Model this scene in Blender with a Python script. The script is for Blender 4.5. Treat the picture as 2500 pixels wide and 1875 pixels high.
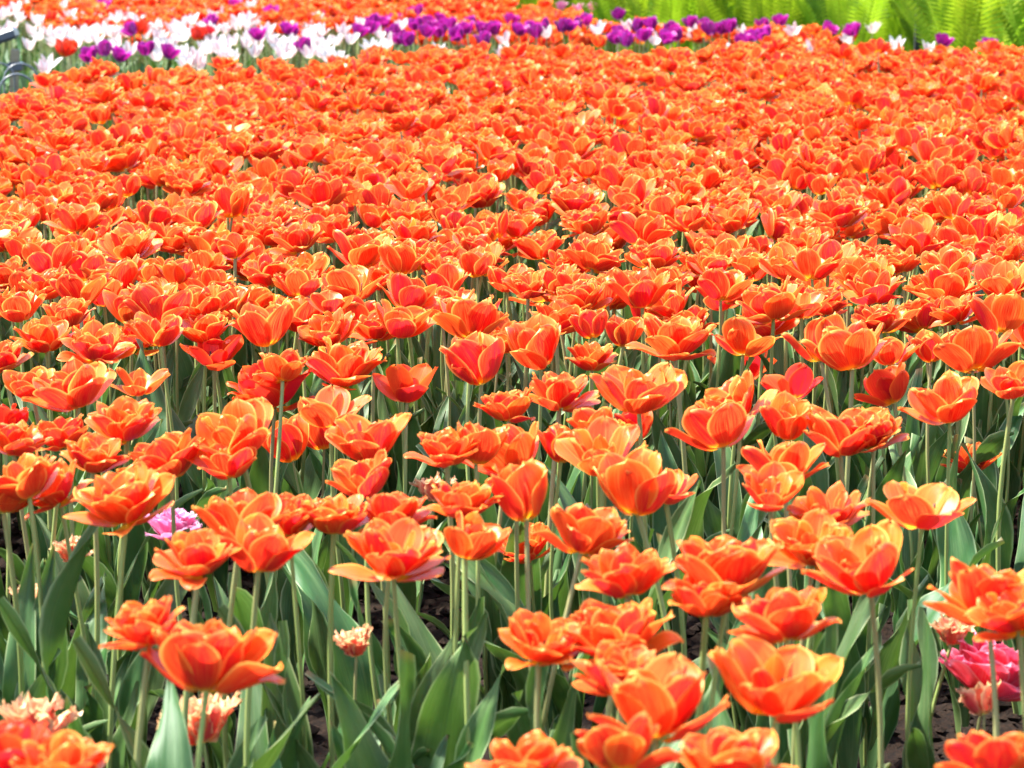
import bpy, math, random
import numpy as np
from mathutils import Matrix, Vector

for o in list(bpy.data.objects):
    bpy.data.objects.remove(o)
SC = bpy.context.scene
COL = SC.collection
R = math.radians

# ---------------------------------------------------------------- camera
cam_d = bpy.data.cameras.new('camera')
cam = bpy.data.objects.new('camera', cam_d)
COL.objects.link(cam)
cam.location = (0, 0, 1.20)
cam.rotation_euler = (R(90 - 11.15), 0, 0)
cam_d.sensor_width = 36
cam_d.lens = 90
cam_d.clip_start = 0.05
cam_d.clip_end = 1000
cam_d.dof.use_dof = True
cam_d.dof.focus_distance = 4.3
cam_d.dof.aperture_fstop = 10.5
SC.camera = cam

# ---------------------------------------------------------------- sky and sun
SUN_EL, SUN_AZ = 58.0, -78.0          # azimuth from +Y towards +X, degrees
world = bpy.data.worlds.new('World')
SC.world = world
world.use_nodes = True
wn = world.node_tree.nodes
wl = world.node_tree.links
sky = wn.new('ShaderNodeTexSky')
sky.sky_type = 'NISHITA'
sky.sun_disc = False
sky.sun_elevation = R(SUN_EL)
sky.sun_rotation = R(SUN_AZ)
bg = wn['Background']
bg.inputs['Strength'].default_value = 0.15
wl.new(sky.outputs[0], bg.inputs['Color'])
sun_d = bpy.data.lights.new('sun', 'SUN')
sun_d.energy = 4.4
sun_d.angle = R(5)
sun_d.color = (1.0, 0.96, 0.89)
sun = bpy.data.objects.new('sun', sun_d)
COL.objects.link(sun)
sd = Vector((math.sin(R(SUN_AZ)) * math.cos(R(SUN_EL)), math.cos(R(SUN_AZ)) * math.cos(R(SUN_EL)), math.sin(R(SUN_EL))))
sun.rotation_euler = (-sd).to_track_quat('-Z', 'Y').to_euler()
sun.location = sd * 30

SC.view_settings.view_transform = 'Standard'
SC.view_settings.look = 'None'
SC.view_settings.gamma = 1
SC.view_settings.exposure = 2.15
SC.cycles.max_bounces = 10
SC.cycles.diffuse_bounces = 5
SC.cycles.transmission_bounces = 6
SC.cycles.sample_clamp_indirect = 8
SC.cycles.use_denoising = True

# ---------------------------------------------------------------- where the plants stand, metres: x y bloom_height bloom_width type
ORANGE = """
-0.379 2.054 0.450 0.068 C
0.012 2.054 0.450 0.082 C
0.184 2.054 0.450 0.100 C
0.408 2.054 0.450 0.090 C
-0.429 2.088 0.450 0.058 CR
0.095 2.088 0.450 0.083 C
0.129 2.175 0.450 0.123 B
0.242 2.243 0.450 0.118 B
0.101 2.304 0.450 0.075 C
-0.288 2.311 0.450 0.130 C
0.263 2.350 0.488 0.100 C
-0.347 2.359 0.482 0.079 C
0.026 2.408 0.450 0.079 C
0.497 2.416 0.478 0.071 C
0.105 2.418 0.450 0.108 C
0.194 2.465 0.478 0.063 C
0.477 2.467 0.469 0.122 C
0.218 2.500 0.489 0.123 C
0.119 2.525 0.483 0.099 C
0.375 2.584 0.471 0.112 B
-0.328 2.591 0.488 0.081 C
-0.271 2.644 0.475 0.096 B
-0.127 2.649 0.470 0.112 C
0.325 2.675 0.477 0.097 C
0.076 2.728 0.472 0.107 C
-0.052 2.739 0.464 0.064 A
-0.306 2.788 0.469 0.104 B
-0.058 2.825 0.490 0.064 C
-0.204 2.839 0.466 0.081 C
-0.441 2.842 0.479 0.117 C
-0.255 2.848 0.462 0.058 C
-0.136 2.856 0.465 0.087 C
0.017 2.862 0.476 0.058 E
0.472 2.862 0.469 0.109 D
0.298 2.875 0.488 0.058 B
0.365 2.876 0.460 0.096 C
0.147 2.904 0.473 0.096 A
-0.565 2.915 0.489 0.100 C
-0.597 2.921 0.470 0.058 C
-0.542 2.989 0.468 0.058 C
0.189 3.055 0.450 0.069 B
-0.177 3.063 0.456 0.090 B
0.113 3.080 0.481 0.105 B
-0.081 3.090 0.490 0.078 C
-0.520 3.095 0.479 0.069 C
0.340 3.104 0.462 0.103 B
-0.353 3.114 0.467 0.070 B
-0.045 3.116 0.484 0.070 A
-0.431 3.163 0.454 0.111 C
-0.344 3.176 0.482 0.114 B
0.006 3.192 0.454 0.110 B
-0.183 3.208 0.468 0.109 B
-0.640 3.210 0.475 0.058 C
0.063 3.226 0.461 0.066 A
0.274 3.237 0.478 0.110 B
0.469 3.245 0.478 0.082 C
0.428 3.255 0.465 0.124 B
-0.501 3.255 0.484 0.104 C
0.112 3.265 0.481 0.082 C
0.359 3.284 0.480 0.070 A
-0.600 3.334 0.455 0.084 C
0.025 3.348 0.300 0.058 CL
0.313 3.419 0.477 0.109 C
0.174 3.435 0.485 0.117 B
-0.249 3.443 0.462 0.097 D
-0.004 3.444 0.470 0.058 C
0.066 3.476 0.481 0.101 C
0.608 3.479 0.461 0.115 B
0.176 3.499 0.430 0.058 AR
-0.716 3.529 0.430 0.062 CR
-0.614 3.552 0.467 0.117 B
0.713 3.570 0.478 0.080 B
-0.688 3.607 0.468 0.077 B
-0.045 3.679 0.474 0.110 A
-0.337 3.690 0.477 0.071 C
-0.552 3.713 0.452 0.083 D
0.503 3.716 0.489 0.119 B
-0.353 3.731 0.430 0.130 CR
-0.250 3.749 0.462 0.130 C
0.572 3.757 0.430 0.073 AR
-0.158 3.771 0.430 0.102 DR
0.422 3.783 0.430 0.084 DR
0.693 3.783 0.474 0.121 B
-0.624 3.785 0.489 0.106 C
0.247 3.822 0.490 0.125 C
0.581 3.848 0.471 0.067 B
-0.777 3.852 0.464 0.082 C
0.712 3.864 0.300 0.058 CL
0.045 3.885 0.463 0.094 A
0.123 3.885 0.457 0.086 C
-0.549 3.927 0.486 0.091 B
-0.727 3.932 0.478 0.099 C
-0.346 3.937 0.300 0.058 EL
0.656 3.940 0.459 0.065 A
0.488 3.974 0.452 0.092 A
0.368 4.010 0.456 0.101 D
-0.303 4.029 0.300 0.058 EL
0.130 4.045 0.478 0.058 A
-0.480 4.051 0.430 0.094 DR
-0.064 4.058 0.477 0.125 B
-0.396 4.084 0.458 0.108 A
-0.496 4.087 0.464 0.099 C
-0.186 4.094 0.472 0.103 B
-0.718 4.096 0.488 0.091 C
0.181 4.107 0.453 0.063 A
-0.292 4.113 0.456 0.103 C
-0.573 4.118 0.485 0.107 B
0.431 4.161 0.488 0.124 C
0.608 4.163 0.466 0.096 C
-0.227 4.174 0.453 0.068 C
0.810 4.184 0.462 0.113 A
0.074 4.221 0.456 0.102 C
0.747 4.232 0.472 0.090 C
-0.304 4.248 0.485 0.069 D
-0.180 4.262 0.488 0.098 B
0.122 4.301 0.480 0.099 C
0.222 4.303 0.484 0.130 B
-0.841 4.323 0.458 0.092 B
-0.526 4.336 0.462 0.109 C
0.852 4.380 0.487 0.109 B
0.635 4.419 0.474 0.110 C
0.547 4.421 0.454 0.089 C
0.028 4.437 0.482 0.077 C
-0.815 4.468 0.475 0.107 C
0.376 4.491 0.451 0.099 D
-0.726 4.499 0.455 0.065 A
0.748 4.537 0.464 0.087 C
-0.282 4.541 0.459 0.114 B
0.791 4.582 0.487 0.106 B
0.643 4.584 0.464 0.095 A
0.423 4.594 0.300 0.116 DRL
-0.202 4.643 0.489 0.085 A
-0.721 4.645 0.456 0.116 B
0.365 4.650 0.488 0.076 B
0.507 4.660 0.480 0.103 B
0.583 4.671 0.487 0.103 B
-0.009 4.700 0.450 0.090 B
-0.137 4.710 0.462 0.104 C
-0.283 4.740 0.487 0.120 B
-0.455 4.756 0.450 0.119 C
0.738 4.791 0.471 0.083 C
0.277 4.821 0.473 0.106 C
0.951 4.843 0.481 0.093 C
0.154 4.869 0.465 0.117 C
-0.854 4.890 0.472 0.098 C
0.103 4.901 0.454 0.085 C
0.788 4.920 0.488 0.113 B
-0.743 4.928 0.473 0.128 C
0.423 4.942 0.457 0.109 B
-0.420 4.992 0.482 0.110 C
-0.076 5.009 0.456 0.115 C
-0.967 5.017 0.460 0.082 A
-0.200 5.066 0.481 0.112 C
0.260 5.092 0.482 0.112 B
0.060 5.095 0.451 0.103 B
-0.617 5.096 0.451 0.103 B
-0.692 5.153 0.459 0.123 C
0.957 5.198 0.464 0.105 A
-0.505 5.219 0.461 0.120 C
-0.032 5.251 0.469 0.090 B
0.907 5.252 0.464 0.075 B
0.638 5.260 0.458 0.091 C
-0.903 5.279 0.482 0.109 B
-0.750 5.290 0.488 0.094 B
0.680 5.298 0.489 0.130 C
-1.017 5.313 0.480 0.086 B
-0.654 5.332 0.480 0.102 B
-0.220 5.338 0.486 0.107 C
0.554 5.355 0.452 0.103 B
-1.076 5.384 0.475 0.098 B
0.147 5.390 0.469 0.088 C
-0.296 5.395 0.476 0.095 B
-0.409 5.431 0.469 0.088 B
0.436 5.437 0.450 0.114 C
-0.601 5.463 0.487 0.089 A
0.925 5.496 0.480 0.126 C
0.332 5.520 0.469 0.121 B
0.485 5.549 0.478 0.111 C
0.136 5.553 0.483 0.127 C
-0.419 5.634 0.488 0.129 C
1.098 5.645 0.484 0.097 B
-0.513 5.657 0.451 0.087 B
0.601 5.748 0.452 0.110 B
0.021 5.793 0.462 0.083 B
0.281 5.833 0.463 0.111 A
0.879 5.904 0.451 0.124 B
-0.085 6.063 0.455 0.087 A
"""
PURPLE="-2.25 14.24; -1.69 10.29; -1.68 11.48; -1.58 10.34; -1.47 10.34; -1.38 10.33; -1.60 10.13; -1.42 12.29; -1.53 14.28; -1.24 13.32; -1.11 11.32; -1.02 12.09; -1.02 11.76; -0.85 10.65; -0.94 13.40; -0.66 12.44; -0.69 11.59; -0.48 11.32; -0.64 11.68; -0.63 12.52; -0.58 12.70; -0.37 12.06; -0.20 11.65; -0.19 12.43; -0.09 11.86; 0.08 11.87; 0.11 11.63; 0.26 11.86; 0.31 12.02; 0.44 12.10; 0.65 12.05; 0.74 11.98; 0.88 11.88; 0.95 11.69; 1.18 12.23; -0.49 13.36; -0.36 13.03; -0.41 12.35; -0.44 11.91; -0.32 11.69; -0.23 11.37; -0.14 11.93; -0.44 11.08; -0.01 12.71; 0.03 11.83; 0.16 12.01; 0.23 11.85; 0.36 12.40; -0.12 11.21; 0.55 13.24; 0.49 11.76; 0.47 11.44; 0.58 12.05; 0.58 11.22; 0.50 11.19; 0.66 11.10; 0.74 11.44; 0.86 12.33; 0.90 11.62; 0.98 11.65; 1.01 11.30; 1.09 11.61; 1.13 11.43; 1.31 12.55; 1.43 11.73; 1.53 11.57; 2.02 12.17; 1.83 10.96; 2.17 12.24; 2.07 12.02; 2.27 11.83; 2.00 10.84; -0.53 11.73; -0.38 11.55; -0.30 12.13; -0.08 11.88"
WHITE="-3.10 15.86; -2.80 14.87; -2.50 12.89; -2.70 14.09; -2.42 12.34; -2.50 13.12; -2.41 12.39; -2.72 15.07; -2.44 13.19; -2.39 12.79; -2.35 12.84; -2.21 12.32; -2.46 14.19; -2.09 11.78; -2.27 13.26; -2.17 12.85; -2.02 11.84; -1.96 11.72; -1.95 11.82; -2.19 13.33; -2.15 13.34; -2.12 13.58; -1.88 12.06; -2.02 13.78; -1.94 13.09; -1.89 13.00; -1.90 13.25; -1.90 13.52; -2.11 11.26; -2.16 11.83; -1.82 10.11; -1.75 9.64; -1.89 10.99; -1.92 11.37; -1.86 11.54; -1.74 11.16; -1.76 11.54; -1.66 12.23; -1.62 11.81; -1.53 11.30; -1.80 13.76; -1.60 12.55; -1.59 12.83; -1.51 11.76; -1.54 12.16; -1.50 11.36; -1.50 12.29; -1.47 10.67; -1.34 10.49; -1.26 10.00; -1.23 10.00; -1.21 10.04; -0.87 12.94; -0.74 12.51; -0.80 12.13; -0.72 11.46; -0.61 11.97; -0.62 11.32; -0.62 13.70; -0.54 12.53; -0.55 10.88; -0.55 11.57; -0.55 10.63; -0.48 12.95; -0.32 11.23; -0.28 12.82; -0.20 12.50; -0.03 11.72; -0.04 11.09; 0.16 11.85; 0.30 12.58; 0.40 11.91; 0.57 12.31; 0.54 12.08; 0.69 12.16; 0.63 11.37; 0.84 11.96; 0.96 12.26; 1.10 12.30; 0.92 10.94; 1.32 12.04; 1.32 12.13; 1.31 11.23; 1.53 11.67; 1.75 12.51; 1.67 11.22; 1.79 11.07; 1.47 10.29; -2.24 15.31; -2.78 14.25; -2.63 13.29; -1.29 12.90; -1.30 13.47; -1.13 11.88; -1.21 12.31; -1.29 11.13; -1.23 11.39; -1.24 11.16; -1.18 11.42; -1.46 13.97; -1.41 12.12; -1.36 12.82; -1.38 11.67; -1.58 13.77; -1.43 12.25; -1.51 13.05; -1.45 14.36; -1.39 12.54; -1.50 13.53; -1.30 12.65; -1.32 11.14; -1.41 12.02; -1.30 11.51; -1.08 10.81; -1.17 10.57; -1.32 12.45; -1.14 10.54; -1.16 11.62; -1.21 10.75; -1.60 13.47; -1.34 11.48; -0.88 11.07; -1.01 11.58; -0.95 10.61; -0.97 11.32; -0.92 11.37; -0.83 10.54; -1.00 11.14; -0.97 10.88; -0.92 11.93; -0.90 11.91; -0.92 11.44; -0.95 12.06; -1.00 12.80; -0.95 12.37; -1.00 13.27; -0.82 11.31; -0.88 11.94; -0.91 11.70; -0.81 11.01; -0.80 11.71; -0.71 10.46; -0.69 10.05; -0.80 10.83; -0.76 10.69; -1.66 12.60; -1.39 10.88; -1.68 12.24; -1.30 10.59; -1.65 13.17; -1.28 10.26; -1.31 10.98; -1.48 10.80; -1.49 11.12; -1.65 12.13; -1.51 12.53; -1.46 11.55; -1.75 12.72; -1.63 12.45; -2.06 11.75; -1.62 10.90; -2.11 12.25; -1.95 11.78; -1.75 11.01; -2.18 13.41; -2.01 13.38; -1.85 12.09; -1.69 11.90; -1.97 12.89; -2.04 13.09; -1.84 12.40; -2.30 13.31; -1.90 11.63; -1.97 11.54; -2.02 13.32; -2.04 11.78; -1.90 11.29; -1.97 12.42; -2.03 13.89; -2.01 13.47; -1.93 11.24; -1.11 12.87; -1.23 10.82; -0.96 11.02; -1.30 11.57; -1.32 12.88; -1.20 11.64; -1.26 12.35; -1.26 11.21; -1.12 11.40; -1.13 11.92; -1.03 11.25; -1.37 13.67; -1.50 12.78; -1.30 11.11"
RED="-1.77 11.94; -1.70 11.83; -1.39 11.42; -1.36 11.49; -1.80 10.48; -1.82 10.41"
FARPINK="0.27 14.07; 0.36 13.87; 0.44 13.96"
LOW="""-0.461 3.370 0.320 0.072 P
-0.589 3.330 0.300 0.028 F
-0.113 3.676 0.300 0.058 F
-0.342 2.711 0.260 0.059 F
-0.504 2.577 0.300 0.059 F
-0.184 2.906 0.300 0.041 F
-0.605 3.096 0.300 0.044 F
0.566 2.936 0.240 0.094 P
0.553 2.867 0.240 0.054 F
0.527 2.952 0.300 0.044 F"""

# ---------------------------------------------------------------- node helpers
class NT:
    def __init__(s, name):
        s.m = bpy.data.materials.new(name)
        s.m.use_nodes = True
        s.t = s.m.node_tree
        s.n = s.t.nodes
        s.n.clear()
        s.out = s.n.new('ShaderNodeOutputMaterial')
    def new(s, t): return s.n.new(t)
    def put(s, sock, v):
        if isinstance(v, bpy.types.NodeSocket): s.t.links.new(v, sock)
        elif isinstance(v, tuple) and len(v) == 3 and sock.type == 'RGBA': sock.default_value = (*v, 1)
        else: sock.default_value = v
    def math(s, op, a, b=0.0, c=0.0, clamp=False):
        n = s.new('ShaderNodeMath'); n.operation = op; n.use_clamp = clamp
        s.put(n.inputs[0], a); s.put(n.inputs[1], b); s.put(n.inputs[2], c)
        return n.outputs[0]
    def ramp(s, x, lo, hi, a=0.0, b=1.0):
        n = s.new('ShaderNodeMapRange'); n.interpolation_type = 'SMOOTHSTEP'
        for i, v in enumerate((x, lo, hi, a, b)): s.put(n.inputs[i], v)
        return n.outputs[0]
    def mix(s, f, a, b, mode='MIX'):
        n = s.new('ShaderNodeMix'); n.data_type = 'RGBA'; n.blend_type = mode
        s.put(n.inputs[0], f); s.put(n.inputs[6], a); s.put(n.inputs[7], b)
        return n.outputs[2]
    def noise(s, vec, scale, detail=2.0, rough=0.5):
        n = s.new('ShaderNodeTexNoise')
        if vec is not None: s.put(n.inputs['Vector'], vec)
        n.inputs['Scale'].default_value = scale
        n.inputs['Detail'].default_value = detail
        n.inputs['Roughness'].default_value = rough
        return n.outputs[0]
    def combine(s, x, y, z):
        n = s.new('ShaderNodeCombineXYZ')
        for i, v in enumerate((x, y, z)): s.put(n.inputs[i], v)
        return n.outputs[0]
    def hsv(s, col, h, sat, val):
        n = s.new('ShaderNodeHueSaturation')
        s.put(n.inputs['Hue'], h); s.put(n.inputs['Saturation'], sat); s.put(n.inputs['Value'], val); s.put(n.inputs['Color'], col)
        return n.outputs[0]
    def bump(s, h, strength, dist):
        n = s.new('ShaderNodeBump')
        s.put(n.inputs['Height'], h); n.inputs['Strength'].default_value = strength; n.inputs['Distance'].default_value = dist
        return n.outputs[0]
    def uv(s):
        n = s.new('ShaderNodeUVMap'); n.uv_map = 'UVMap'
        x = s.new('ShaderNodeSeparateXYZ'); s.t.links.new(n.outputs[0], x.inputs[0])
        return x.outputs[0], x.outputs[1]
    def rnd(s):
        a = s.new('ShaderNodeObjectInfo').outputs['Random']
        b = s.new('ShaderNodeAttribute'); b.attribute_name = 'rnd'
        return s.math('FRACT', s.math('ADD', a, b.outputs['Fac']))
    def finish(s, base, rough, spec=0.5, normal=None, trans=None, tf=0.0, sheen=0.0):
        p = s.new('ShaderNodeBsdfPrincipled')
        s.put(p.inputs['Base Color'], base); s.put(p.inputs['Roughness'], rough)
        p.inputs['Specular IOR Level'].default_value = spec
        if sheen: p.inputs['Sheen Weight'].default_value = sheen
        if normal is not None: s.put(p.inputs['Normal'], normal)
        o = p.outputs[0]
        if trans is not None:
            t = s.new('ShaderNodeBsdfTranslucent'); s.put(t.inputs[0], trans)
            if normal is not None: s.put(t.inputs['Normal'], normal)
            mx = s.new('ShaderNodeMixShader'); s.put(mx.inputs[0], tf)
            s.t.links.new(o, mx.inputs[1]); s.t.links.new(t.outputs[0], mx.inputs[2])
            o = mx.outputs[0]
        s.t.links.new(o, s.out.inputs[0])
        return s.m


def petal_mat(name, red, orange, inner, base, edge, tr, tf=0.42, flame=0.55, rough=0.38, streak=0.5, hv=0.02):
    s = NT(name)
    u, v = s.uv(); r = s.rnd()
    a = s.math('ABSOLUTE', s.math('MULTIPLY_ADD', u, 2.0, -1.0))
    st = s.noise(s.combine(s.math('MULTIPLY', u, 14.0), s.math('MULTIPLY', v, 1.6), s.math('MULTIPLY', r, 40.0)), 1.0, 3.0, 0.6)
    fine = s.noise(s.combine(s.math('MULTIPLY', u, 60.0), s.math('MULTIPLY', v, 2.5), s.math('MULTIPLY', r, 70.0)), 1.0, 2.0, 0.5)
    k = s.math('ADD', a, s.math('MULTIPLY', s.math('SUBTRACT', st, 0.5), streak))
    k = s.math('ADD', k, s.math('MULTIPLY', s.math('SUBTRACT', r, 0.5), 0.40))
    k = s.math('ADD', k, s.math('MULTIPLY', s.math('SUBTRACT', v, 0.55), 0.40))  # redder base, oranger tip: sun glow through petal tops painted into the colour
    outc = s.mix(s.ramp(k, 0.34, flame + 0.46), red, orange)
    inc = s.mix(s.ramp(k, -0.1, 0.6), s.mix(0.7, red, inner), inner)
    inc = s.mix(s.ramp(a, 0.0, 0.06, 0.5, 0.0), inc, edge)
    gb = s.new('ShaderNodeNewGeometry').outputs['Backfacing']
    c = s.mix(gb, inc, outc)
    c = s.mix(s.ramp(s.math('ADD', a, s.math('MULTIPLY', v, 0.12)), 0.90, 1.08, 0.0, 0.85), c, edge)
    c = s.mix(s.ramp(v, 0.91, 1.0, 0.0, 0.75), c, edge)
    c = s.mix(s.ramp(s.math('ADD', v, s.math('MULTIPLY', s.math('SUBTRACT', st, 0.5), 0.15)), 0.06, 0.24, 1.0, 0.0), c, base)
    c = s.mix(s.math('MULTIPLY', s.math('SUBTRACT', fine, 0.40, clamp=True), 1.0), c, edge)
    c = s.hsv(c, s.math('MULTIPLY_ADD', s.math('FRACT', s.math('MULTIPLY', r, 7.31)), hv, 0.5 - hv / 2), 1.0,
              s.math('MULTIPLY_ADD', s.math('FRACT', s.math('MULTIPLY', r, 3.77)), 0.25, 0.85))
    t = s.mix(0.15, c, tr)
    return s.finish(c, rough, 0.36, s.bump(fine, 0.25, 0.0008), t, tf)


M = {}
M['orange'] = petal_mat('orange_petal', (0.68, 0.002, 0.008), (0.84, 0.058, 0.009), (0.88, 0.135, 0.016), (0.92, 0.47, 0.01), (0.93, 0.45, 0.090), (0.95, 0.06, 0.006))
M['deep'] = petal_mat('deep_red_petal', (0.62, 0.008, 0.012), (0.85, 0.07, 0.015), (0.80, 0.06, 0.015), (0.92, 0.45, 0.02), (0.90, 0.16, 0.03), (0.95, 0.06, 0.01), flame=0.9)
M['fringe'] = petal_mat('peach_fringed_petal', (0.68, 0.03, 0.03), (0.80, 0.22, 0.12), (0.84, 0.36, 0.18), (0.85, 0.5, 0.2), (0.86, 0.60, 0.30), (0.9, 0.25, 0.12), flame=0.6, streak=0.9)
M['pink'] = petal_mat('pink_petal', (0.74, 0.012, 0.055), (0.80, 0.085, 0.13), (0.80, 0.09, 0.14), (0.8, 0.3, 0.3), (0.88, 0.36, 0.46), (0.9, 0.12, 0.25), flame=0.7)
M['lightpink'] = petal_mat('light_pink_petal', (0.80, 0.16, 0.38), (0.86, 0.36, 0.58), (0.86, 0.34, 0.56), (0.8, 0.5, 0.5), (0.90, 0.55, 0.70), (0.9, 0.3, 0.5), flame=0.7)
M['purple'] = petal_mat('purple_petal', (0.28, 0.003, 0.15), (0.40, 0.010, 0.25), (0.32, 0.005, 0.19), (0.3, 0.05, 0.3), (0.50, 0.05, 0.38), (0.60, 0.01, 0.34), tf=0.35, flame=0.6)
M['white'] = petal_mat('white_petal', (0.68, 0.40, 0.40), (0.66, 0.58, 0.55), (0.64, 0.59, 0.54), (0.62, 0.56, 0.42), (0.68, 0.64, 0.60), (0.66, 0.55, 0.52), flame=0.40, hv=0.0)
M['red'] = petal_mat('red_petal', (0.65, 0.006, 0.012), (0.75, 0.02, 0.015), (0.72, 0.015, 0.015), (0.7, 0.2, 0.02), (0.80, 0.05, 0.03), (0.9, 0.03, 0.02), flame=0.8)


def leaf_mat():
    s = NT('tulip_leaf')
    u, v = s.uv(); r = s.rnd()
    a = s.math('ABSOLUTE', s.math('MULTIPLY_ADD', u, 2.0, -1.0))
    st = s.noise(s.combine(s.math('MULTIPLY', u, 45.0), s.math('MULTIPLY', v, 1.5), s.math('MULTIPLY', r, 30.0)), 1.0, 3.0, 0.6)
    bl = s.noise(s.combine(s.math('MULTIPLY', u, 2.0), s.math('MULTIPLY', v, 5.0), s.math('MULTIPLY', r, 60.0)), 1.0, 3.0, 0.6)
    c = s.mix(s.ramp(bl, 0.35, 0.7), (0.045, 0.115, 0.022), (0.105, 0.178, 0.062))
    c = s.mix(s.ramp(st, 0.38, 0.60, 0.0, 0.8), c, (0.040, 0.100, 0.030))
    c = s.mix(s.math('MULTIPLY', s.ramp(v, 0.95, 1.0), s.math('GREATER_THAN', r, 0.6)), c, (0.22, 0.15, 0.06))
    c = s.mix(s.ramp(v, 0.0, 0.25, 0.5, 0.0), c, (0.16, 0.24, 0.08))
    c = s.mix(s.ramp(a, 0.90, 1.0, 0.0, 0.8), c, (0.34, 0.42, 0.20))
    c = s.hsv(c, s.math('MULTIPLY_ADD', r, 0.05, 0.475), 1.0, s.math('MULTIPLY_ADD', s.math('FRACT', s.math('MULTIPLY', r, 5.3)), 0.5, 0.78))
    return s.finish(c, s.math('MULTIPLY_ADD', bl, 0.25, 0.36), 0.38, s.bump(st, 0.35, 0.0015), s.mix(0.6, c, (0.14, 0.28, 0.02)), 0.18)
M['leaf'] = leaf_mat()


def stem_mat():
    s = NT('tulip_stem')
    r = s.rnd(); u, v = s.uv()
    n = s.noise(s.combine(s.math('MULTIPLY', u, 4.0), s.math('MULTIPLY', v, 3.0), s.math('MULTIPLY', r, 30.0)), 1.0, 3.0)
    c = s.mix(s.ramp(n, 0.3, 0.7), (0.20, 0.27, 0.070), (0.30, 0.36, 0.115))
    c = s.mix(s.ramp(s.math('ADD', s.math('MULTIPLY', v, 0.7), s.math('MULTIPLY', r, 0.6)), 0.75, 1.15, 0.0, 0.55), c, (0.28, 0.20, 0.11))
    return s.finish(c, 0.42, 0.4, None, (0.25, 0.35, 0.08), 0.08)
M['stem'] = stem_mat()


def plain_mat(name, c1, c2, scale, rough, spec=0.4, bump=0.0, bd=0.01, detail=4.0):
    s = NT(name)
    co = s.new('ShaderNodeTexCoord').outputs['Object']
    n = s.noise(co, scale, detail, 0.6)
    nm = s.bump(n, bump, bd) if bump else None
    return s.finish(s.mix(s.ramp(n, 0.3, 0.7), c1, c2), rough, spec, nm)
M['pistil'] = plain_mat('pistil_yellow_green', (0.45, 0.42, 0.08), (0.62, 0.52, 0.10), 200, 0.5)
M['anther'] = plain_mat('dark_anther', (0.03, 0.015, 0.02), (0.08, 0.05, 0.03), 300, 0.7)
M['metal'] = plain_mat('grey_galvanised_metal', (0.05, 0.058, 0.06), (0.09, 0.10, 0.105), 40, 0.35, 0.6)
M['bluegrey'] = plain_mat('blue_grey_paint', (0.03, 0.036, 0.05), (0.05, 0.058, 0.08), 30, 0.4, 0.5)
M['wood'] = plain_mat('tan_wood', (0.16, 0.13, 0.08), (0.24, 0.19, 0.12), 30, 0.7, 0.3)
M['black'] = plain_mat('black_plastic', (0.02, 0.02, 0.022), (0.04, 0.04, 0.045), 30, 0.5, 0.4)


def soil_mat():
    s = NT('dark_crumbly_soil')
    co = s.new('ShaderNodeTexCoord').outputs['Object']
    n1 = s.noise(co, 95, 6.0, 0.75); n2 = s.noise(co, 350, 3.0, 0.7); n3 = s.noise(co, 7, 3.0)
    c = s.mix(s.ramp(n1, 0.3, 0.72), (0.004, 0.0020, 0.0010), (0.032, 0.0165, 0.0080))
    c = s.mix(s.ramp(n2, 0.62, 0.75, 0.0, 0.7), c, (0.10, 0.070, 0.045))
    c = s.mix(s.ramp(n3, 0.4, 0.7, 0.0, 0.3), c, (0.024, 0.0145, 0.0095))
    h = s.math('ADD', s.math('MULTIPLY', n1, 1.0), s.math('MULTIPLY', n2, 0.4))
    return s.finish(c, 0.9, 0.2, s.bump(h, 1.0, 0.010))
M['soil'] = soil_mat()
M['lawn'] = plain_mat('lawn_green', (0.05, 0.11, 0.02), (0.10, 0.17, 0.04), 9, 0.9, 0.2, 0.5, 0.03, 8.0)


def fern_mat():
    s = NT('fern_green')
    r = s.rnd(); u, v = s.uv()
    co = s.new('ShaderNodeTexCoord').outputs['Object']
    n = s.noise(co, 14, 3.0)
    c = s.mix(s.ramp(n, 0.3, 0.7), (0.10, 0.21, 0.010), (0.27, 0.39, 0.025))
    c = s.hsv(c, s.math('MULTIPLY_ADD', r, 0.05, 0.475), 1.0, s.math('MULTIPLY_ADD', s.math('FRACT', s.math('MULTIPLY', r, 9.1)), 0.8, 0.5))
    return s.finish(c, 0.6, 0.15, None, s.mix(0.5, c, (0.36, 0.54, 0.012)), 0.45)
M['fern'] = fern_mat()


# ---------------------------------------------------------------- raw geometry: (verts, faces, uv per vertex)
def grid_faces(nu, nv):
    f = []
    for j in range(nv):
        for i in range(nu):
            a = j * (nu + 1) + i
            f.append((a, a + 1, a + nu + 2, a + nu + 1))
    return f


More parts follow.
